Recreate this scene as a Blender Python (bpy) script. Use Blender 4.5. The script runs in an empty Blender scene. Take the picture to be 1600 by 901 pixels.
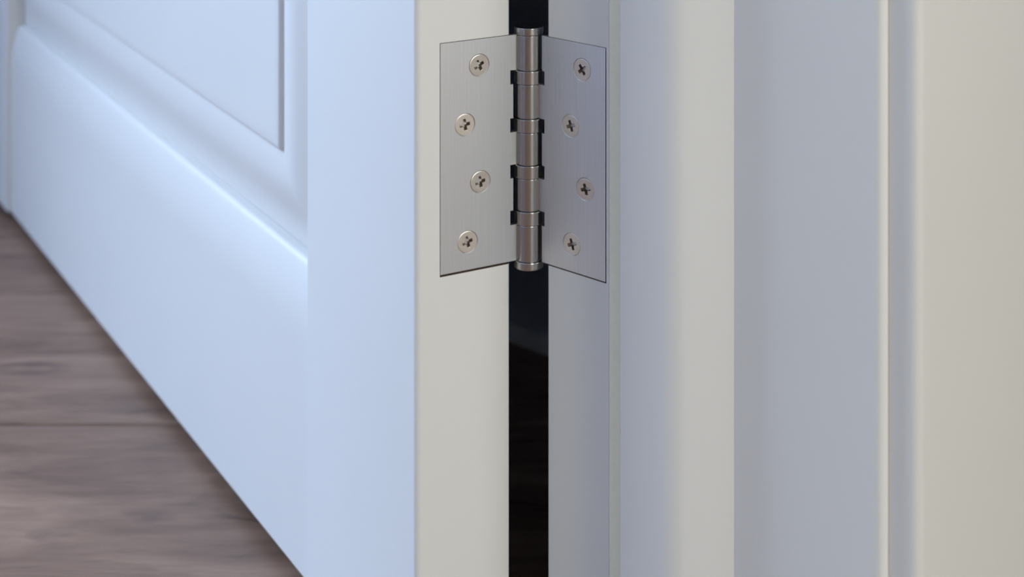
import bpy, bmesh, math, random
from mathutils import Vector, Matrix

random.seed(7)
SC = bpy.context.scene
COL = SC.collection

# ------------------------------------------------------------------ calibration
FPX = 2645.15                     # focal length in pixels of the 1600 px wide frame
HORIZON = -530.92                 # picture row of the horizon
AX, AY = 0.0075016, 0.765282      # hinge pin axis on the plan (camera stands at 0,0)
A1, A2 = 0.508038, 0.734669       # direction of the door edge and of the jamb
CAM_H = 0.4735                    # camera height above the floor
LEAF_TOP = CAM_H - 0.168519
LEAF_BOT = LEAF_TOP - 0.1016

# ------------------------------------------------------------------ camera
cam = bpy.data.cameras.new('camera')
cam_o = bpy.data.objects.new('camera', cam)
COL.objects.link(cam_o)
cam_o.location = (0, 0, CAM_H)
cam_o.rotation_euler = (math.pi / 2, 0, 0)
cam.sensor_fit = 'HORIZONTAL'
cam.sensor_width = 36.0
cam.lens = FPX / 1600 * 36.0
cam.shift_y = -(450.5 - HORIZON) / 1600.0
cam.clip_start = 0.02
cam.dof.use_dof = True
cam.dof.focus_distance = 0.742
cam.dof.aperture_fstop = 10.0
SC.camera = cam_o

# ------------------------------------------------------------------ colour management
SC.view_settings.view_transform = 'Standard'
SC.view_settings.look = 'None'
SC.view_settings.gamma = 1.0
SC.view_settings.use_curve_mapping = False
SC.view_settings.exposure = 0.0

# ------------------------------------------------------------------ plan frames
AXIS = Vector((AX, AY, 0))
J = Vector((math.cos(A2), -math.sin(A2), 0))     # out of the far room, through the doorway
W = Vector((math.sin(A2), math.cos(A2), 0))      # from the opening into the hinge-side wall
ED = Vector((math.cos(A1), math.sin(A1), 0))     # across the door edge
DD = Vector((-math.sin(A1), math.cos(A1), 0))    # along the door, away from the hinge
Z = Vector((0, 0, 1))
EMIN = -0.0564736
DOOR_T = 0.0469


def fj(j, w, z):
    return AXIS + J * j + W * w + Z * z


def fd(t, r, z):
    """door frame: t along the door from its hinge edge, r depth behind the face in view"""
    return AXIS + ED * (EMIN + r) + DD * t + Z * z


# ------------------------------------------------------------------ world and lights
world = bpy.data.worlds.new('world')
SC.world = world
world.use_nodes = True
wbg = world.node_tree.nodes['Background']
wbg.inputs[0].default_value = (0.62, 0.76, 1.0, 1)
wbg.inputs[1].default_value = 0.6


def area(name, loc, direction, sx, sy, power, color):
    l = bpy.data.lights.new(name, 'AREA')
    l.shape = 'RECTANGLE'
    l.size, l.size_y = sx, sy
    l.energy = power
    l.color = color
    o = bpy.data.objects.new(name, l)
    COL.objects.link(o)
    o.location = loc
    o.rotation_euler = Vector(direction).to_track_quat('-Z', 'Z').to_euler()
    return o


# extents of the two rooms in the (j, w) frame
ROOM_J0, ROOM_W0, ROOM_W1 = -2.60, -2.10, 0.3155
COR_J1, COR_W0, COR_W1 = 2.20, -1.70, 1.50
CEIL = 2.50
WALL_J0, WALL_J1 = 0.012, 0.180
OPEN_W = -0.935                    # face of the opposite jamb
HEAD = 2.08
WIN1 = (-1.25, -0.05, 0.30, 1.95)  # w0 w1 z0 z1, daylight window of the far room
WIN2 = (-1.20, 0.20, 0.06, 2.15)   # window of the near room

area('daylight_far_window', fj(ROOM_J0 - 0.02, (WIN1[0] + WIN1[1]) / 2, (WIN1[2] + WIN1[3]) / 2), J,
     WIN1[1] - WIN1[0], WIN1[3] - WIN1[2], 129, (0.60, 0.765, 1.0))
area('daylight_near_window', fj(COR_J1 + 0.02, (WIN2[0] + WIN2[1]) / 2, (WIN2[2] + WIN2[3]) / 2), -J,
     WIN2[1] - WIN2[0], WIN2[3] - WIN2[2], 40.5, (1.0, 0.98, 0.865))


# ------------------------------------------------------------------ materials
def new_mat(name):
    m = bpy.data.materials.new(name)
    m.use_nodes = True
    nt = m.node_tree
    b = nt.nodes['Principled BSDF']
    return m, nt, b


def noise(nt, scale, detail=3, rough=0.5, vec_scale=(1, 1, 1), coord='Object'):
    tc = nt.nodes.new('ShaderNodeTexCoord')
    mp = nt.nodes.new('ShaderNodeMapping')
    mp.inputs['Scale'].default_value = vec_scale
    nt.links.new(tc.outputs[coord], mp.inputs['Vector'])
    n = nt.nodes.new('ShaderNodeTexNoise')
    n.inputs['Scale'].default_value = scale
    n.inputs['Detail'].default_value = detail
    n.inputs['Roughness'].default_value = rough
    nt.links.new(mp.outputs[0], n.inputs['Vector'])
    return n


def ramp(nt, src, stops):
    r = nt.nodes.new('ShaderNodeValToRGB')
    els = r.color_ramp.elements
    while len(els) < len(stops):
        els.new(0.5)
    for e, (p, c) in zip(els, stops):
        e.position = p
        e.color = (*c, 1)
    nt.links.new(src, r.inputs[0])
    return r


def bump(nt, b, src, strength, dist):
    bp = nt.nodes.new('ShaderNodeBump')
    bp.inputs['Strength'].default_value = strength
    bp.inputs['Distance'].default_value = dist
    nt.links.new(src, bp.inputs['Height'])
    nt.links.new(bp.outputs[0], b.inputs['Normal'])


def paint(name, col, rough, bumpy=0.06, coat=0.0):
    m, nt, b = new_mat(name)
    n = noise(nt, 9, 4, 0.6)
    c0 = tuple(x * 0.985 for x in col)
    r = ramp(nt, n.outputs[0], [(0.35, c0), (0.65, col)])
    nt.links.new(r.outputs[0], b.inputs['Base Color'])
    b.inputs['Roughness'].default_value = rough
    b.inputs['Specular IOR Level'].default_value = 0.38
    b.inputs['Coat Weight'].default_value = coat
    b.inputs['Coat Roughness'].default_value = 0.25
    n2 = noise(nt, 420, 2, 0.5, (1, 1, 0.25))
    bump(nt, b, n2.outputs[0], bumpy, 0.0006)
    return m


M = {}
M['paint'] = paint('satin_white_paint', (0.80, 0.80, 0.785), 0.50)
M['frame'] = paint('frame_white_paint', (0.80, 0.80, 0.785), 0.45)
M['wall'] = paint('wall_paint', (0.42, 0.43, 0.44), 0.8)
M['pale'] = paint('pale_wall_paint', (0.56, 0.61, 0.70), 0.8)
M['blue'] = paint('pale_blue_wall_paint', (0.56, 0.64, 0.82), 0.8)
M['slate'] = paint('slate_wall_paint', (0.22, 0.27, 0.42), 0.8)
M['ceiling'] = paint('ceiling_paint', (0.75, 0.75, 0.74), 0.9)


def raw_wood():
    m, nt, b = new_mat('raw_wood')
    n = noise(nt, 60, 4, 0.6, (1, 1, 0.1))
    r = ramp(nt, n.outputs[0], [(0.3, (0.11, 0.07, 0.045)), (0.7, (0.22, 0.15, 0.10))])
    nt.links.new(r.outputs[0], b.inputs['Base Color'])
    b.inputs['Roughness'].default_value = 0.8
    return m


M['raw'] = raw_wood()


def metal(name, col, rough, brush=True, aniso=0.0, strength=0.12):
    m, nt, b = new_mat(name)
    b.inputs['Metallic'].default_value = 1.0
    b.inputs['Anisotropic'].default_value = aniso
    if brush:
        n = noise(nt, 1, 4, 0.65, (4200, 4200, 30))
        r = ramp(nt, n.outputs[0], [(0.30, tuple(x * 0.91 for x in col)), (0.70, tuple(min(1, x * 1.04) for x in col))])
        nt.links.new(r.outputs[0], b.inputs['Base Color'])
        r2 = ramp(nt, n.outputs[0], [(0.25, (rough * 1.15,) * 3), (0.75, (rough * 0.85,) * 3)])
        nt.links.new(r2.outputs[0], b.inputs['Roughness'])
        bump(nt, b, n.outputs[0], strength, 0.00006)
    else:
        n = noise(nt, 1500, 3, 0.6)
        r = ramp(nt, n.outputs[0], [(0.30, tuple(x * 0.85 for x in col)), (0.65, col)])
        nt.links.new(r.outputs[0], b.inputs['Base Color'])
        b.inputs['Roughness'].default_value = rough
        bump(nt, b, n.outputs[0], 0.35, 0.00008)
    return m


M['steel'] = metal('brushed_steel', (0.71, 0.715, 0.72), 0.44)
M['barrel'] = metal('satin_steel', (0.47, 0.465, 0.47), 0.22, strength=0.15)
M['ring'] = metal('polished_steel', (0.50, 0.485, 0.48), 0.20, strength=0.08)
M['screw'] = metal('nickel_screw', (0.80, 0.73, 0.65), 0.42, brush=False)
M['recess'] = metal('shaded_nickel', (0.34, 0.28, 0.22), 0.55, brush=False)  # darker nickel, paints shade into the cross recess of the screws
M['pin'] = metal('dark_steel', (0.10, 0.11, 0.13), 0.4, brush=False)


def rubber():
    m, nt, b = new_mat('cream_rubber')
    n = noise(nt, 300, 2)
    r = ramp(nt, n.outputs[0], [(0.3, (0.87, 0.85, 0.70)), (0.7, (0.90, 0.88, 0.73))])
    nt.links.new(r.outputs[0], b.inputs['Base Color'])
    b.inputs['Roughness'].default_value = 0.6
    return m


M['seal'] = rubber()


def laminate():
    m, nt, b = new_mat('oak_laminate')
    tc = nt.nodes.new('ShaderNodeTexCoord')
    info = nt.nodes.new('ShaderNodeObjectInfo')
    off = nt.nodes.new('ShaderNodeVectorMath'); off.operation = 'MULTIPLY_ADD'
    off.inputs[1].default_value = (7.3, 5.1, 3.7)
    comb = nt.nodes.new('ShaderNodeCombineXYZ')
    for i in range(3):
        nt.links.new(info.outputs['Random'], comb.inputs[i])
    nt.links.new(comb.outputs[0], off.inputs[0])
    nt.links.new(tc.outputs['Object'], off.inputs[2])

    def nz(scale, vs, detail, rough, dist=0.0):
        mp = nt.nodes.new('ShaderNodeMapping'); mp.inputs['Scale'].default_value = vs
        nt.links.new(off.outputs[0], mp.inputs['Vector'])
        n = nt.nodes.new('ShaderNodeTexNoise')
        n.inputs['Scale'].default_value = scale
        n.inputs['Detail'].default_value = detail
        n.inputs['Roughness'].default_value = rough
        n.inputs['Distortion'].default_value = dist
        nt.links.new(mp.outputs[0], n.inputs['Vector'])
        return n
    big = nz(1, (4.5, 16, 1), 5, 0.6, 1.2)
    fine = nz(1, (22, 230, 1), 5, 0.7, 0.6)
    knots = nz(1, (8, 22, 1), 3, 0.6, 1.0)
    c1 = ramp(nt, big.outputs[0], [(0.30, (0.160, 0.094, 0.066)), (0.47, (0.290, 0.180, 0.129)), (0.66, (0.410, 0.268, 0.198))])
    c2 = ramp(nt, fine.outputs[0], [(0.32, (0.70, 0.68, 0.68)), (0.62, (1, 1, 1))])
    c3 = ramp(nt, knots.outputs[0], [(0.30, (0.55, 0.53, 0.56)), (0.40, (1, 1, 1))])
    m1 = nt.nodes.new('ShaderNodeMix'); m1.data_type = 'RGBA'; m1.blend_type = 'MULTIPLY'; m1.inputs[0].default_value = 0.75
    nt.links.new(c1.outputs[0], m1.inputs[6]); nt.links.new(c2.outputs[0], m1.inputs[7])
    m2 = nt.nodes.new('ShaderNodeMix'); m2.data_type = 'RGBA'; m2.blend_type = 'MULTIPLY'; m2.inputs[0].default_value = 0.8
    nt.links.new(m1.outputs[2], m2.inputs[6]); nt.links.new(c3.outputs[0], m2.inputs[7])
    nt.links.new(m2.outputs[2], b.inputs['Base Color'])
    b.inputs['Roughness'].default_value = 0.5
    bump(nt, b, fine.outputs[0], 0.15, 0.0008)
    return m


M['laminate'] = laminate()
M['underlay'] = paint('dark_underlay', (0.05, 0.045, 0.045), 0.9)


def glass():
    m, nt, b = new_mat('window_glass')
    b.inputs['Base Color'].default_value = (1, 1, 1, 1)
    b.inputs['Transmission Weight'].default_value = 1.0
    b.inputs['Roughness'].default_value = 0.0
    b.inputs['IOR'].default_value = 1.02
    n = noise(nt, 3, 1)
    bump(nt, b, n.outputs[0], 0.01, 0.0005)
    return m


M['glass'] = glass()


# ------------------------------------------------------------------ mesh helpers
def finish(name, bm, mats, parent=None, origin=None, smooth=True, angle=32):
    bmesh.ops.recalc_face_normals(bm, faces=bm.faces[:])
    me = bpy.data.meshes.new(name)
    bm.to_mesh(me)
    bm.free()
    if origin is not None:
        me.transform(Matrix.Translation(-Vector(origin)))
    for m in (mats if isinstance(mats, (list, tuple)) else [mats]):
        me.materials.append(m)
    if smooth:
        for p in me.polygons:
            p.use_smooth = True
        me.set_sharp_from_angle(angle=math.radians(angle))
    o = bpy.data.objects.new(name, me)
    COL.objects.link(o)
    if parent is not None:
        o.parent = parent
        base = Vector(origin) if origin is not None else Vector((0, 0, 0))
        pw = Vector((0, 0, 0))
        p = parent
        while p is not None:
            pw += p.location
            p = p.parent
        o.location = base - pw if origin is not None else -pw
    elif origin is not None:
        o.location = origin
    return o


def prism(bm, pts, z0, z1, frame, side_mats=None, cap_mat=0):
    """vertical prism of a plan outline; frame(a, b, z) gives the world point"""
    lo = [bm.verts.new(frame(a, b, z0)) for a, b in pts]
    hi = [bm.verts.new(frame(a, b, z1)) for a, b in pts]
    n = len(pts)
    for i in range(n):
        k = (i + 1) % n
        f = bm.faces.new((lo[i], lo[k], hi[k], hi[i]))
        if side_mats:
            f.material_index = side_mats[i]
    for loop in (lo[::-1], hi):
        f = bm.faces.new(loop)
        f.material_index = cap_mat


def sweep(bm, prof, frame, l0, l1):
    """horizontal or vertical sweep: frame(l, a, b)"""
    lo = [bm.verts.new(frame(l0, a, b)) for a, b in prof]
    hi = [bm.verts.new(frame(l1, a, b)) for a, b in prof]
    n = len(prof)
    for i in range(n):
        k = (i + 1) % n
        bm.faces.new((lo[i], lo[k], hi[k], hi[i]))
    bm.faces.new(lo[::-1])
    bm.faces.new(hi)


def rounded(pts, radii, seg=5):
    """round the corners of a convex-ish outline"""
    out = []
    n = len(pts)
    for i in range(n):
        p, r = Vector(pts[i]), radii[i]
        if r <= 0:
            out.append(tuple(p))
            continue
        a = (Vector(pts[i - 1]) - p).normalized()
        b = (Vector(pts[(i + 1) % n]) - p).normalized()
        ang = a.angle(b)
        d = r / math.tan(ang / 2)
        c = p + (a + b).normalized() * (r / math.sin(ang / 2))
        s, e = p + a * d - c, p + b * d - c
        th = s.angle(e)
        for k in range(seg + 1):
            u = k / seg
            v = (s * math.sin((1 - u) * th) + e * math.sin(u * th)) / math.sin(th)
            out.append(tuple(c + v))
    return out


def box(bm, frame, a0, a1, b0, b1, z0, z1):
    prism(bm, [(a0, b0), (a1, b0), (a1, b1), (a0, b1)], z0, z1, frame)


def empty(name, loc):
    o = bpy.data.objects.new(name, None)
    o.empty_display_size = 0.05
    COL.objects.link(o)
    o.location = loc
    return o


def tag(o, label=None, cat=None, group=None, kind=None):
    if label: o['label'] = label
    if cat: o['category'] = cat
    if group: o['group'] = group
    if kind: o['kind'] = kind
    return o


def struct(o, label, cat):
    return tag(o, label, cat, kind='structure')


# ------------------------------------------------------------------ floor
def floor_poly():
    return [(ROOM_J0, ROOM_W0), (ROOM_J0, ROOM_W1), (COR_J1, COR_W1), (COR_J1, COR_W0)]


bm = bmesh.new()
box(bm, fj, ROOM_J0 - 0.1, COR_J1 + 0.1, ROOM_W0 - 0.1, COR_W1 + 0.1, -0.05, -0.009)
floor_o = struct(finish('floor', bm, M['underlay'], smooth=False),
                 'grey-brown wood laminate floor running under the open door', 'floor')


def clip(poly, inside, cross):
    out = []
    for i in range(len(poly)):
        a, b = poly[i - 1], poly[i]
        ia, ib = inside(a), inside(b)
        if ia != ib:
            out.append(cross(a, b))
        if ib:
            out.append(b)
    return out


def clip_half(poly, nrm, c):
    def val(p): return p[0] * nrm[0] + p[1] * nrm[1] - c
    def inside(p): return val(p) <= 0
    def cross(a, b):
        va, vb = val(a), val(b)
        u = va / (va - vb)
        return (a[0] + (b[0] - a[0]) * u, a[1] + (b[1] - a[1]) * u)
    return clip(poly, inside, cross)


PW = 0.2183
PY0 = 1.0490                       # one joint line of the boards
GAP = 0.0016


def jw_limits(poly, j0, j1, w0, w1):
    for nrm, lim, sgn in ((J, j0, -1), (J, j1, 1), (W, w0, -1), (W, w1, 1)):
        base = AXIS.x * nrm.x + AXIS.y * nrm.y + lim
        poly = clip_half(poly, (nrm.x * sgn, nrm.y * sgn), base * sgn)
        if len(poly) < 3:
            return []
    return poly


def make_planks():
    rows = range(-14, 13)
    for row in rows:
        y0 = PY0 + row * PW
        shift = (row * 0.47) % 1.38
        for k in range(-4, 4):
            x0 = k * 1.38 + shift - 0.5
            rect = [(x0 + GAP / 2, y0 + GAP / 2), (x0 + 1.38 - GAP / 2, y0 + GAP / 2),
                    (x0 + 1.38 - GAP / 2, y0 + PW - GAP / 2), (x0 + GAP / 2, y0 + PW - GAP / 2)]
            pieces = [jw_limits(rect, ROOM_J0, 0.10, ROOM_W0, ROOM_W1), jw_limits(rect, 0.10, COR_J1, COR_W0, COR_W1)]
            for poly in pieces:
                if len(poly) < 3:
                    continue
                cx = sum(p[0] for p in poly) / len(poly)
                cy = sum(p[1] for p in poly) / len(poly)
                area_ = abs(sum(poly[i - 1][0] * poly[i][1] - poly[i][0] * poly[i - 1][1] for i in range(len(poly)))) / 2
                if area_ < 0.002:
                    continue
                b = bmesh.new()
                ins = 0.0011
                top = []
                # small bevelled arris along the long joints
                for p in poly:
                    yy = min(max(p[1], y0 + GAP / 2 + ins), y0 + PW - GAP / 2 - ins)
                    top.append((p[0], yy))
                lo = [b.verts.new((p[0], p[1], -0.009)) for p in poly]
                mid = [b.verts.new((p[0], p[1], -0.0011)) for p in poly]
                hi = [b.verts.new((p[0], p[1], 0.0)) for p in top]
                n = len(poly)
                for i in range(n):
                    q = (i + 1) % n
                    b.faces.new((lo[i], lo[q], mid[q], mid[i]))
                    b.faces.new((mid[i], mid[q], hi[q], hi[i]))
                b.faces.new(hi)
                b.faces.new(lo[::-1])
                finish('plank', b, M['laminate'], floor_o, origin=(cx, cy, 0), smooth=False)


make_planks()

# ------------------------------------------------------------------ room shell
T = 0.10


def wall(name, label, boxes, mat='wall'):
    b = bmesh.new()
    for bx in boxes:
        box(b, fj, *bx)
    return struct(finish(name, b, M[mat], smooth=False), label, 'wall')


JAMB_T = 0.030
wall('wall_doorway', 'plain painted wall that holds the doorway', [
    (WALL_J0, WALL_J1, JAMB_T, COR_W1, 0, CEIL),
    (WALL_J0, WALL_J1, ROOM_W0, OPEN_W - JAMB_T, 0, CEIL),
    (WALL_J0, WALL_J1, OPEN_W - JAMB_T, JAMB_T, HEAD + JAMB_T, CEIL)])
wall('wall_right', 'dark wall behind the open door, glimpsed through the hinge gap',
     [(ROOM_J0, WALL_J0, ROOM_W1, ROOM_W1 + T, 0, CEIL)], 'blue')
wall('wall_shade_pier', 'unseen pier added on the right wall to shade the far end of the door', [(-1.9, -1.3, -0.14, ROOM_W1, 0, CEIL)], 'slate')  # added out of view, blocks window light so the door darkens away from the hinge
wall('wall_left', 'left wall of the room the door opens into', [(ROOM_J0, WALL_J0, ROOM_W0 - T, ROOM_W0, 0, CEIL)], 'pale')
wall('wall_far', 'far wall of the room with the daylight window', [
    (ROOM_J0 - T, ROOM_J0, ROOM_W0 - T, WIN1[0], 0, CEIL),
    (ROOM_J0 - T, ROOM_J0, WIN1[1], ROOM_W1 + T, 0, CEIL),
    (ROOM_J0 - T, ROOM_J0, WIN1[0], WIN1[1], 0, WIN1[2]),
    (ROOM_J0 - T, ROOM_J0, WIN1[0], WIN1[1], WIN1[3], CEIL)], 'slate')
wall('wall_back', 'wall behind the camera with a tall window', [
    (COR_J1, COR_J1 + T, COR_W0 - T, WIN2[0], 0, CEIL),
    (COR_J1, COR_J1 + T, WIN2[1], COR_W1 + T, 0, CEIL),
    (COR_J1, COR_J1 + T, WIN2[0], WIN2[1], 0, WIN2[2]),
    (COR_J1, COR_J1 + T, WIN2[0], WIN2[1], WIN2[3], CEIL)])
wall('wall_near_right', 'right end wall of the near room', [(WALL_J1, COR_J1, COR_W1, COR_W1 + T, 0, CEIL)])
wall('wall_near_left', 'left end wall of the near room', [(WALL_J1, COR_J1, COR_W0 - T, COR_W0, 0, CEIL)])
bm = bmesh.new()
box(bm, fj, ROOM_J0 - T, COR_J1 + T, ROOM_W0 - T, COR_W1 + T, CEIL, CEIL + T)
struct(finish('ceiling', bm, M['ceiling'], smooth=False), 'plain white ceiling above both rooms', 'ceiling')


def window(name, label, j, win):
    w0, w1, z0, z1 = win
    root = empty(name, fj(j, (w0 + w1) / 2, z0))
    struct(root, label, 'window')
    s = 0.05
    for bx in ((w0, w0 + s, z0, z1), (w1 - s, w1, z0, z1), (w0 + s, w1 - s, z0, z0 + s), (w0 + s, w1 - s, z1 - s, z1)):
        b = bmesh.new()
        box(b, fj, j - 0.03, j + 0.03, bx[0], bx[1], bx[2], bx[3])
        finish('window_frame', b, M['frame'], root, origin=root.location, smooth=False)
    b = bmesh.new()
    box(b, fj, j - 0.003, j + 0.003, w0 + s, w1 - s, z0 + s, z1 - s)
    finish('pane', b, M['glass'], root, origin=root.location, smooth=False)


window('window_1', 'white framed daylight window in the far wall', ROOM_J0 - 0.065, WIN1)
window('window_2', 'white framed window in the wall behind the camera', COR_J1 + 0.065, WIN2)

# skirting of the wall behind the door, with a quarter-round shoe on the floor
bm = bmesh.new()
prof = [(ROOM_W1, 0), (ROOM_W1 - 0.008, 0), (ROOM_W1 - 0.008, 0.066), (ROOM_W1 - 0.005, 0.072), (ROOM_W1, 0.073)]
sweep(bm, prof, lambda l, a, b: fj(l, a, b), ROOM_J0, WALL_J0)
bb = struct(finish('baseboard_right', bm, M['blue']), 'thin baseboard along the dark wall behind the door', 'baseboard')
bm = bmesh.new()
x = ROOM_W1 - 0.008
prof = [(x, 0)] + [(x - 0.0085 * math.cos(a), 0.0085 * math.sin(a)) for a in [k * math.pi / 12 for k in range(7)]]
sweep(bm, prof, lambda l, a, b: fj(l, a, b), ROOM_J0, WALL_J0)
finish('shoe_moulding', bm, M['frame'], bb)

# ------------------------------------------------------------------ door frame
def half_poly_mats(n, raw):
    return [1 if i in raw else 0 for i in range(n)]


NOTCH = 0.0030
JF = 0.0111                        # far edge of the jamb
FRONT = 0.1802                     # front edge of the jamb
GAPT, GAPB, GAPS = 0.00025, 0.0005, 0.0005

frame_o = empty('trim_1', fj(JF, 0.015, 0))
struct(frame_o, 'white painted door jamb with stop and seal, hinge let into it', 'door jamb')


STOP_J0, STOP_J1, STOP_J2, STOP_P = 0.0647, 0.0868, 0.1119, 0.0155
GROOVE0, GROOVE_D = 0.0467, 0.010


def jamb_board():
    b = bmesh.new()
    grv = [(GROOVE0, 0), (GROOVE0, GROOVE_D), (STOP_J0, GROOVE_D), (STOP_J0, 0)]
    full = rounded([(JF, 0)] + grv + [(FRONT, 0), (FRONT, JAMB_T), (JF, JAMB_T)], [0.0014, 0.0004, 0, 0, 0, 0.0034, 0, 0], 6)
    prism(b, full, 0, LEAF_BOT - GAPB, fj, cap_mat=1)
    prism(b, full, LEAF_TOP + GAPT, HEAD, fj, cap_mat=1)
    edge = 0.0445 + GAPS
    cut = rounded([(JF, NOTCH), (edge, NOTCH), (edge, 0)] + grv + [(FRONT, 0), (FRONT, JAMB_T), (JF, JAMB_T)],
                  [0, 0, 0.0002, 0.0004, 0, 0, 0, 0.0034, 0, 0], 6)
    mats = [0] * len(cut)
    mats[0] = mats[1] = 1
    prism(b, cut, LEAF_BOT - GAPB, LEAF_TOP + GAPT, fj, mats, 1)
    return finish('jamb_board', b, [M['frame'], M['raw']], frame_o)


jamb_board()



def stop_profile():
    p = [(STOP_J0, 0), (STOP_J0, -STOP_P + 0.0008), (STOP_J0 + 0.0003, -STOP_P + 0.0002), (STOP_J0 + 0.0009, -STOP_P)]
    tilt, rad = math.radians(38), 0.016
    for k in range(13):
        th = k / 12 * tilt
        p.append((STOP_J1 + rad * math.sin(th), -STOP_P + rad * (1 - math.cos(th))))
    p.append((STOP_J2, 0))
    return p


bm = bmesh.new()
prism(bm, stop_profile(), 0, HEAD, fj)
finish('door_stop', bm, M['frame'], frame_o)
bm = bmesh.new()
prof = [(GROOVE0, 0.0006), (0.0470, -0.0002), (0.0480, -0.0007), (0.0500, -0.0010), (0.0530, -0.0010), (0.0565, -0.0006),
        (STOP_J0, 0.0004), (STOP_J0, GROOVE_D), (GROOVE0, GROOVE_D)]
prism(bm, prof, 0, HEAD, fj)
tag(finish('seal_strip', bm, M['seal'], frame_o), 'cream rubber seal strip')

# casing (architrave) on the near side of the hinge jamb
cas = empty('trim_2', fj(FRONT, 0.05, 0))
struct(cas, 'broad flat cream casing board at the right edge', 'door casing')
bm = bmesh.new()
CW = 0.0040
prism(bm, rounded([(WALL_J1 + 0.0004, CW), (0.1935, CW), (0.1935, 0.135), (WALL_J1 + 0.0004, 0.135)], [0.0, 0.0045, 0.003, 0], 7), 0, HEAD + 0.09, fj)
finish('casing_board', bm, M['frame'], cas)
# casing on the far side, hidden from here by the jamb
bm = bmesh.new()
prism(bm, rounded([(WALL_J0, 0.024), (-0.004, 0.024), (-0.004, 0.110), (WALL_J0, 0.110)], [0, 0.003, 0.003, 0], 4), 0, HEAD + 0.09, fj)
finish('casing_board', bm, M['frame'], cas)

# opposite jamb and head of the same frame
opp = empty('trim_3', fj(JF, OPEN_W, 0))
struct(opp, 'strike side jamb of the doorway', 'door jamb')
bm = bmesh.new()
box(bm, fj, JF, FRONT, OPEN_W - JAMB_T, OPEN_W, 0, HEAD)
finish('jamb_board', bm, M['frame'], opp)
bm = bmesh.new()
prism(bm, [(a, OPEN_W - b) for a, b in stop_profile()], 0, HEAD, fj)
finish('door_stop', bm, M['frame'], opp)
bm = bmesh.new()
box(bm, fj, WALL_J1, 0.1935, OPEN_W - 0.13, OPEN_W - 0.004, 0, HEAD + 0.09)
finish('casing_board', bm, M['frame'], opp)
hd = empty('trim_4', fj(JF, OPEN_W / 2, HEAD))
struct(hd, 'head of the door frame above the doorway', 'door frame')
bm = bmesh.new()
box(bm, fj, JF, FRONT, OPEN_W - JAMB_T, JAMB_T, HEAD, HEAD + JAMB_T)
finish('head_board', bm, M['frame'], hd)

# ------------------------------------------------------------------ door leaf
ZB = CAM_H - 0.4648               # underside of the door
ZT = ZB + 2.04
T0, T1, DOOR_W = 0.12453, 0.78916, 0.9137
door = empty('door_1', fd(DOOR_W / 2, DOOR_T / 2, ZB))
struct(door, 'white panelled door standing open, edge towards the viewer', 'door')


def near_stile():
    b = bmesh.new()
    rr = [0.0030, 0.0016, 0.0008, 0.0007]
    full = rounded([(0, 0), (0, DOOR_T), (T0, DOOR_T), (T0, 0)], rr, 6)
    z0, z1 = LEAF_BOT - 0.0009, LEAF_TOP + 0.0003
    prism(b, full, ZB, z0, fd, cap_mat=1)
    prism(b, full, z1, ZT, fd, cap_mat=1)
    e = -EMIN - 0.0445 - 0.00035
    pts = rounded([(0, 0), (0, e), (NOTCH, e), (NOTCH, DOOR_T), (T0, DOOR_T), (T0, 0)], [0.0030, 0, 0, 0, 0.0008, 0.0007], 6)
    mats = [0] * len(pts)
    for i in (7, 8):
        mats[i] = 1
    prism(b, pts, z0, z1, fd, mats, 1)
    return finish('stile', b, [M['paint'], M['raw']], door)


near_stile()
bm = bmesh.new()
prism(bm, rounded([(T1, 0), (T1, DOOR_T), (DOOR_W, DOOR_T), (DOOR_W, 0)], [0.0007, 0.0007, 0.002, 0.002], 5), ZB, ZT, fd)
finish('stile', bm, M['paint'], door)

RAIL_R = 0.0030
ARRIS = 0.0100
RAIL_TOP = CAM_H - 0.3082


def rail(z0, z1, top, bottom):
    """rail between the stiles; top/bottom tell which long edges carry the big roundover"""
    HB = 0.036
    prof = []
    if bottom:
        prof += [(ARRIS + 0.0034, z0 - 0.0001), (ARRIS + 0.0008, z0), (ARRIS - 0.0002, z0 + 0.0005)]
        prof += [(RAIL_R + (ARRIS - RAIL_R - 0.0009) * (k / 16) ** 2.0, z0 + HB - (HB - 0.0011) * k / 16) for k in range(16, -1, -1)]
    else:
        prof.append((RAIL_R, z0))
    if top:
        prof += [(RAIL_R + (ARRIS - RAIL_R - 0.0009) * (k / 16) ** 2.0, z1 - HB + (HB - 0.0011) * k / 16) for k in range(17)]
        prof += [(ARRIS - 0.0002, z1 - 0.0005), (ARRIS + 0.0002, z1 - 0.0001), (ARRIS + 0.0008, z1), (ARRIS + 0.0034, z1 + 0.0001)]
    else:
        prof.append((RAIL_R, z1))
    back = DOOR_T - RAIL_R
    prof += [(back, z1), (back, z0)]
    b = bmesh.new()
    sweep(b, prof, lambda l, a, c: fd(l, a, c), T0, T1)
    return finish('rail', b, M['paint'], door, angle=40)


rail(ZB, RAIL_TOP, True, False)
LOCK0, LOCK1 = ZB + 0.86, ZB + 1.06
rail(LOCK0, LOCK1, True, True)
rail(ZT - 0.13, ZT, False, True)


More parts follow.
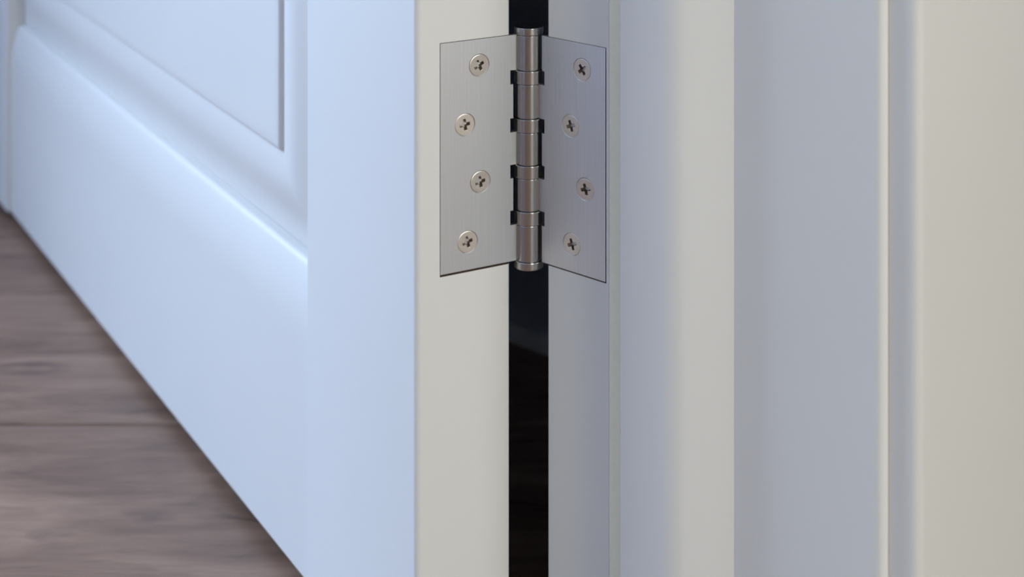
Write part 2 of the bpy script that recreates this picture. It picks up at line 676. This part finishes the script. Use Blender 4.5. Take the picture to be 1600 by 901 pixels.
def panel(z0, z1):
    prof = [(-0.004, 0.0146), (0.0004, 0.0146), (0.0010, 0.0141), (0.004, 0.0139), (0.010, 0.0133), (0.015, 0.0124), (0.019, 0.0113), (0.023, 0.0100),
            (0.027, 0.0088), (0.031, 0.0077), (0.035, 0.0070), (0.039, 0.0068), (0.043, 0.0070), (0.0465, 0.0073),
            (0.0495, 0.0078), (0.0520, 0.0083), (0.0530, 0.0082), (0.0536, 0.0075), (0.0541, 0.0067), (0.0547, 0.0062), (0.056, 0.0060), (0.062, 0.0060)]
    b = bmesh.new()
    rings = []
    for s, r in prof:
        rings.append([b.verts.new(fd(t, r, z)) for t, z in
                      ((T0 + s, z0 + s * 0.9), (T1 - s, z0 + s * 0.9), (T1 - s, z1 - s * 0.9), (T0 + s, z1 - s * 0.9))])
    for a, c in zip(rings[:-1], rings[1:]):
        for i in range(4):
            k = (i + 1) % 4
            b.faces.new((a[i], a[k], c[k], c[i]))
    b.faces.new(rings[-1])
    bk = [b.verts.new(fd(t, DOOR_T - 0.012, z)) for t, z in
          ((T0 - 0.004, z0 - 0.004), (T1 + 0.004, z0 - 0.004), (T1 + 0.004, z1 + 0.004), (T0 - 0.004, z1 + 0.004))]
    for i in range(4):
        k = (i + 1) % 4
        b.faces.new((rings[0][i], rings[0][k], bk[k], bk[i]))
    b.faces.new(bk[::-1])
    return finish('panel', b, M['paint'], door, angle=40)


panel(RAIL_TOP, LOCK0)
panel(LOCK1, ZT - 0.13)

# ------------------------------------------------------------------ hinge
HIN = AXIS + Z * LEAF_BOT
hinge = empty('door_hinge', HIN)
tag(hinge, 'brushed steel ball-bearing butt hinge with eight screws, joining door edge and jamb', 'hinge')

# distances below the top of the leaves
KN = [(0.0001, 0.0158), (0.0222, 0.0374), (0.0438, 0.0583), (0.0645, 0.0789), (0.0854, 0.1017)]
RG = [(0.0159, 0.0221), (0.0375, 0.0437), (0.0584, 0.0644), (0.0790, 0.0853)]
CP = [(-0.0034, 0.0), (0.1018, 0.1053)]
R_K, R_R, R_C = 0.00635, 0.00690, 0.00680
LEAF_T = 0.0025
LEAF_U = 0.0445
SCREWS_L = [(0.0252, 0.0117), (0.0323, 0.0372), (0.0246, 0.0636), (0.0310, 0.0893)]
SCREWS_R = [(0.0312, 0.0116), (0.0246, 0.0375), (0.0331, 0.0638), (0.0253, 0.0897)]
HOLE_R = 0.00515


def leaf_frame(side):
    """u away from the pin, v behind the visible face, z"""
    if side == 'door':
        return lambda u, v, z: AXIS - ED * u + DD * v + Z * z
    return lambda u, v, z: AXIS + J * u + W * v + Z * z


def make_leaf(side, own, screws):
    fr = leaf_frame(side)
    outline = []
    n_in, n_ring, n_far = 0.0030, 0.0094, 0.0079
    # walk down the pin side, cutting round rings and the other leaf's knuckles
    spans = sorted([(a, b, 'ring') for a, b in RG] + [(a, b, 'own' if i in own else 'other') for i, (a, b) in enumerate(KN)])
    prev = 0.0
    for idx, (a, b, k) in enumerate(spans):
        z0 = 0.0 if idx == 0 else (spans[idx - 1][1] + a) / 2
        z1 = 0.1016 if idx == len(spans) - 1 else (b + spans[idx + 1][0]) / 2
        u = {'ring': n_ring, 'own': n_in, 'other': n_far}[k]
        ext = 0.0003 if k == 'ring' else 0.0
        outline += [(u, z0), (u, z1)]
    outline += [(LEAF_U, 0.1016), (LEAF_U, 0.0)]
    b = bmesh.new()

    def ring(v, pts, close=True):
        vs = [b.verts.new(fr(u, v, LEAF_TOP - z)) for u, z in pts]
        es = [b.edges.new((vs[i], vs[(i + 1) % len(vs)])) for i in range(len(vs))]
        return vs, es
    N = 40
    circ = [[(cu + HOLE_R * math.cos(2 * math.pi * k / N), cz + HOLE_R * math.sin(2 * math.pi * k / N)) for k in range(N)] for cu, cz in screws]
    inner = [[(cu + 0.0028 * math.cos(2 * math.pi * k / N), cz + 0.0028 * math.sin(2 * math.pi * k / N)) for k in range(N)] for cu, cz in screws]
    f_out, f_e = ring(0.00012, outline)
    edges = list(f_e)
    holes = []
    for cpts in circ:
        vs, es = ring(0.00012, cpts)
        holes.append(vs)
        edges += es
    res = bmesh.ops.triangle_fill(b, use_beauty=True, use_dissolve=False, edges=edges)
    b_out, b_e = ring(LEAF_T, outline)
    bmesh.ops.triangle_fill(b, use_beauty=True, use_dissolve=False, edges=b_e)
    n = len(outline)
    for i in range(n):
        k = (i + 1) % n
        b.faces.new((f_out[i], f_out[k], b_out[k], b_out[i]))
    for vs, ipts in zip(holes, inner):
        deep = [b.verts.new(fr(u, 0.0022, LEAF_TOP - z)) for u, z in ipts]
        for i in range(N):
            k = (i + 1) % N
            b.faces.new((vs[i], vs[k], deep[k], deep[i]))
        b.faces.new(deep)
    leaf = finish('leaf', b, M['steel'], hinge, origin=HIN, angle=20)
    return leaf


def turned(prof, z_top, seg=64, c=AXIS):
    """solid of revolution about the pin; prof is (radius, drop below the leaf top)"""
    b = bmesh.new()
    rows = []
    for r, d in prof:
        if r < 1e-7:
            rows.append([b.verts.new((c.x, c.y, z_top - d))])
        else:
            rows.append([b.verts.new((c.x + r * math.cos(2 * math.pi * k / seg), c.y + r * math.sin(2 * math.pi * k / seg), z_top - d)) for k in range(seg)])
    for a, d in zip(rows[:-1], rows[1:]):
        for k in range(seg):
            q = (k + 1) % seg
            if len(a) == 1:
                b.faces.new((a[0], d[k], d[q]))
            elif len(d) == 1:
                b.faces.new((a[k], a[q], d[0]))
            else:
                b.faces.new((a[k], a[q], d[q], d[k]))
    return b


def drum(r, a, d, bev):
    e = bev
    return [(0, a), (r - e, a), (r - e * 0.3, a + e * 0.3), (r, a + e), (r, d - e), (r - e * 0.3, d - e * 0.3), (r - e, d), (0, d)]


leaf_door = make_leaf('door', (0, 2, 4), SCREWS_L)
leaf_jamb = make_leaf('jamb', (1, 3), SCREWS_R)
for i, (a, d) in enumerate(KN):
    finish('knuckle', turned(drum(R_K, a, d, 0.0003), LEAF_TOP), M['barrel'], leaf_door if i in (0, 2, 4) else leaf_jamb, origin=HIN, angle=12)
for a, d in RG:
    finish('bearing_ring', turned(drum(R_R, a + 0.0001, d - 0.0001, 0.0003), LEAF_TOP), M['ring'], hinge, origin=HIN, angle=12)
for a, d in CP:
    o = finish('pin_cap', turned(drum(R_C, a, d, 0.0004), LEAF_TOP), M['ring'], hinge, origin=HIN, angle=12)
finish('pin', turned(drum(0.0056, 0.0, 0.1016, 0.0002), LEAF_TOP), M['pin'], hinge, origin=HIN, angle=12)


def make_screw_mesh():
    """countersunk cross-head screw, head in the xy plane facing +z, metres"""
    b = bmesh.new()
    N = 96
    R = 0.00480
    L, a = 0.00250, 0.00074

    def cross_r(th, L, a):
        q = (th + math.pi / 4) % (math.pi / 2) - math.pi / 4
        return max(min(L / math.cos(q), a / max(abs(math.sin(q)), 1e-6)), a * 1.62)
    th = [2 * math.pi * k / N for k in range(N)]
    rows = []

    def row(rf, z):
        rows.append([b.verts.new((rf(t) * math.cos(t), rf(t) * math.sin(t), z)) for t in th])
    row(lambda t: 0.0022, -0.0030)
    row(lambda t: R - 0.0001, -0.0003)
    row(lambda t: R, -0.00012)
    row(lambda t: R - 0.00028, 0.0)
    row(lambda t: cross_r(t, L, a) + 0.00012, 0.0)
    row(lambda t: cross_r(t, L, a), -0.00008)
    row(lambda t: cross_r(t, L * 0.86, a * 0.92), -0.0010)
    row(lambda t: cross_r(t, L * 0.50, a * 0.70), -0.0026)
    row(lambda t: 0.0002, -0.0042)
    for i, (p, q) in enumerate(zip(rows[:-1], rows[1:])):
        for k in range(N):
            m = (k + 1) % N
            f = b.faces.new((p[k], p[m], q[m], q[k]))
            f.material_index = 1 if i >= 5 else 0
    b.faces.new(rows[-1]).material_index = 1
    b.faces.new(rows[0][::-1])
    bmesh.ops.recalc_face_normals(b, faces=b.faces[:])
    me = bpy.data.meshes.new('screw')
    b.to_mesh(me)
    b.free()
    me.materials.append(M['screw'])
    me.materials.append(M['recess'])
    for p in me.polygons:
        p.use_smooth = True
    me.set_sharp_from_angle(angle=math.radians(14))
    return me


screw_me = make_screw_mesh()
TURN = {'door': (28, 10, 12, 16), 'jamb': (35, 20, 14, 20)}
TILT = {'door': ((2, 1), (1, -2), (1, 1), (0.5, -1)), 'jamb': ((1, 0), (0, 1), (3, 6), (-1, 1))}
for side, leaf, scr in (('door', leaf_door, SCREWS_L), ('jamb', leaf_jamb, SCREWS_R)):
    fr = leaf_frame(side)
    u_ax = (-ED if side == 'door' else J)
    v_in = (DD if side == 'door' else W)
    nrm = -v_in
    xa = Z.cross(nrm).normalized()
    for i, (u, zz) in enumerate(scr):
        o = bpy.data.objects.new('screw', screw_me)
        COL.objects.link(o)
        o.parent = leaf
        rot = Matrix((xa, Z, nrm)).transposed().to_4x4()
        rot = rot @ Matrix.Rotation(math.radians(TILT[side][i][0]), 4, 'X') @ Matrix.Rotation(math.radians(TILT[side][i][1]), 4, 'Y') @ Matrix.Rotation(math.radians(TURN[side][i]), 4, 'Z')
        pos = fr(u, 0.00012 + (0.00015 if i % 2 else 0.0001), LEAF_TOP - zz)
        o.matrix_parent_inverse = Matrix.Identity(4)
        o.matrix_basis = Matrix.Translation(pos - HIN) @ rot
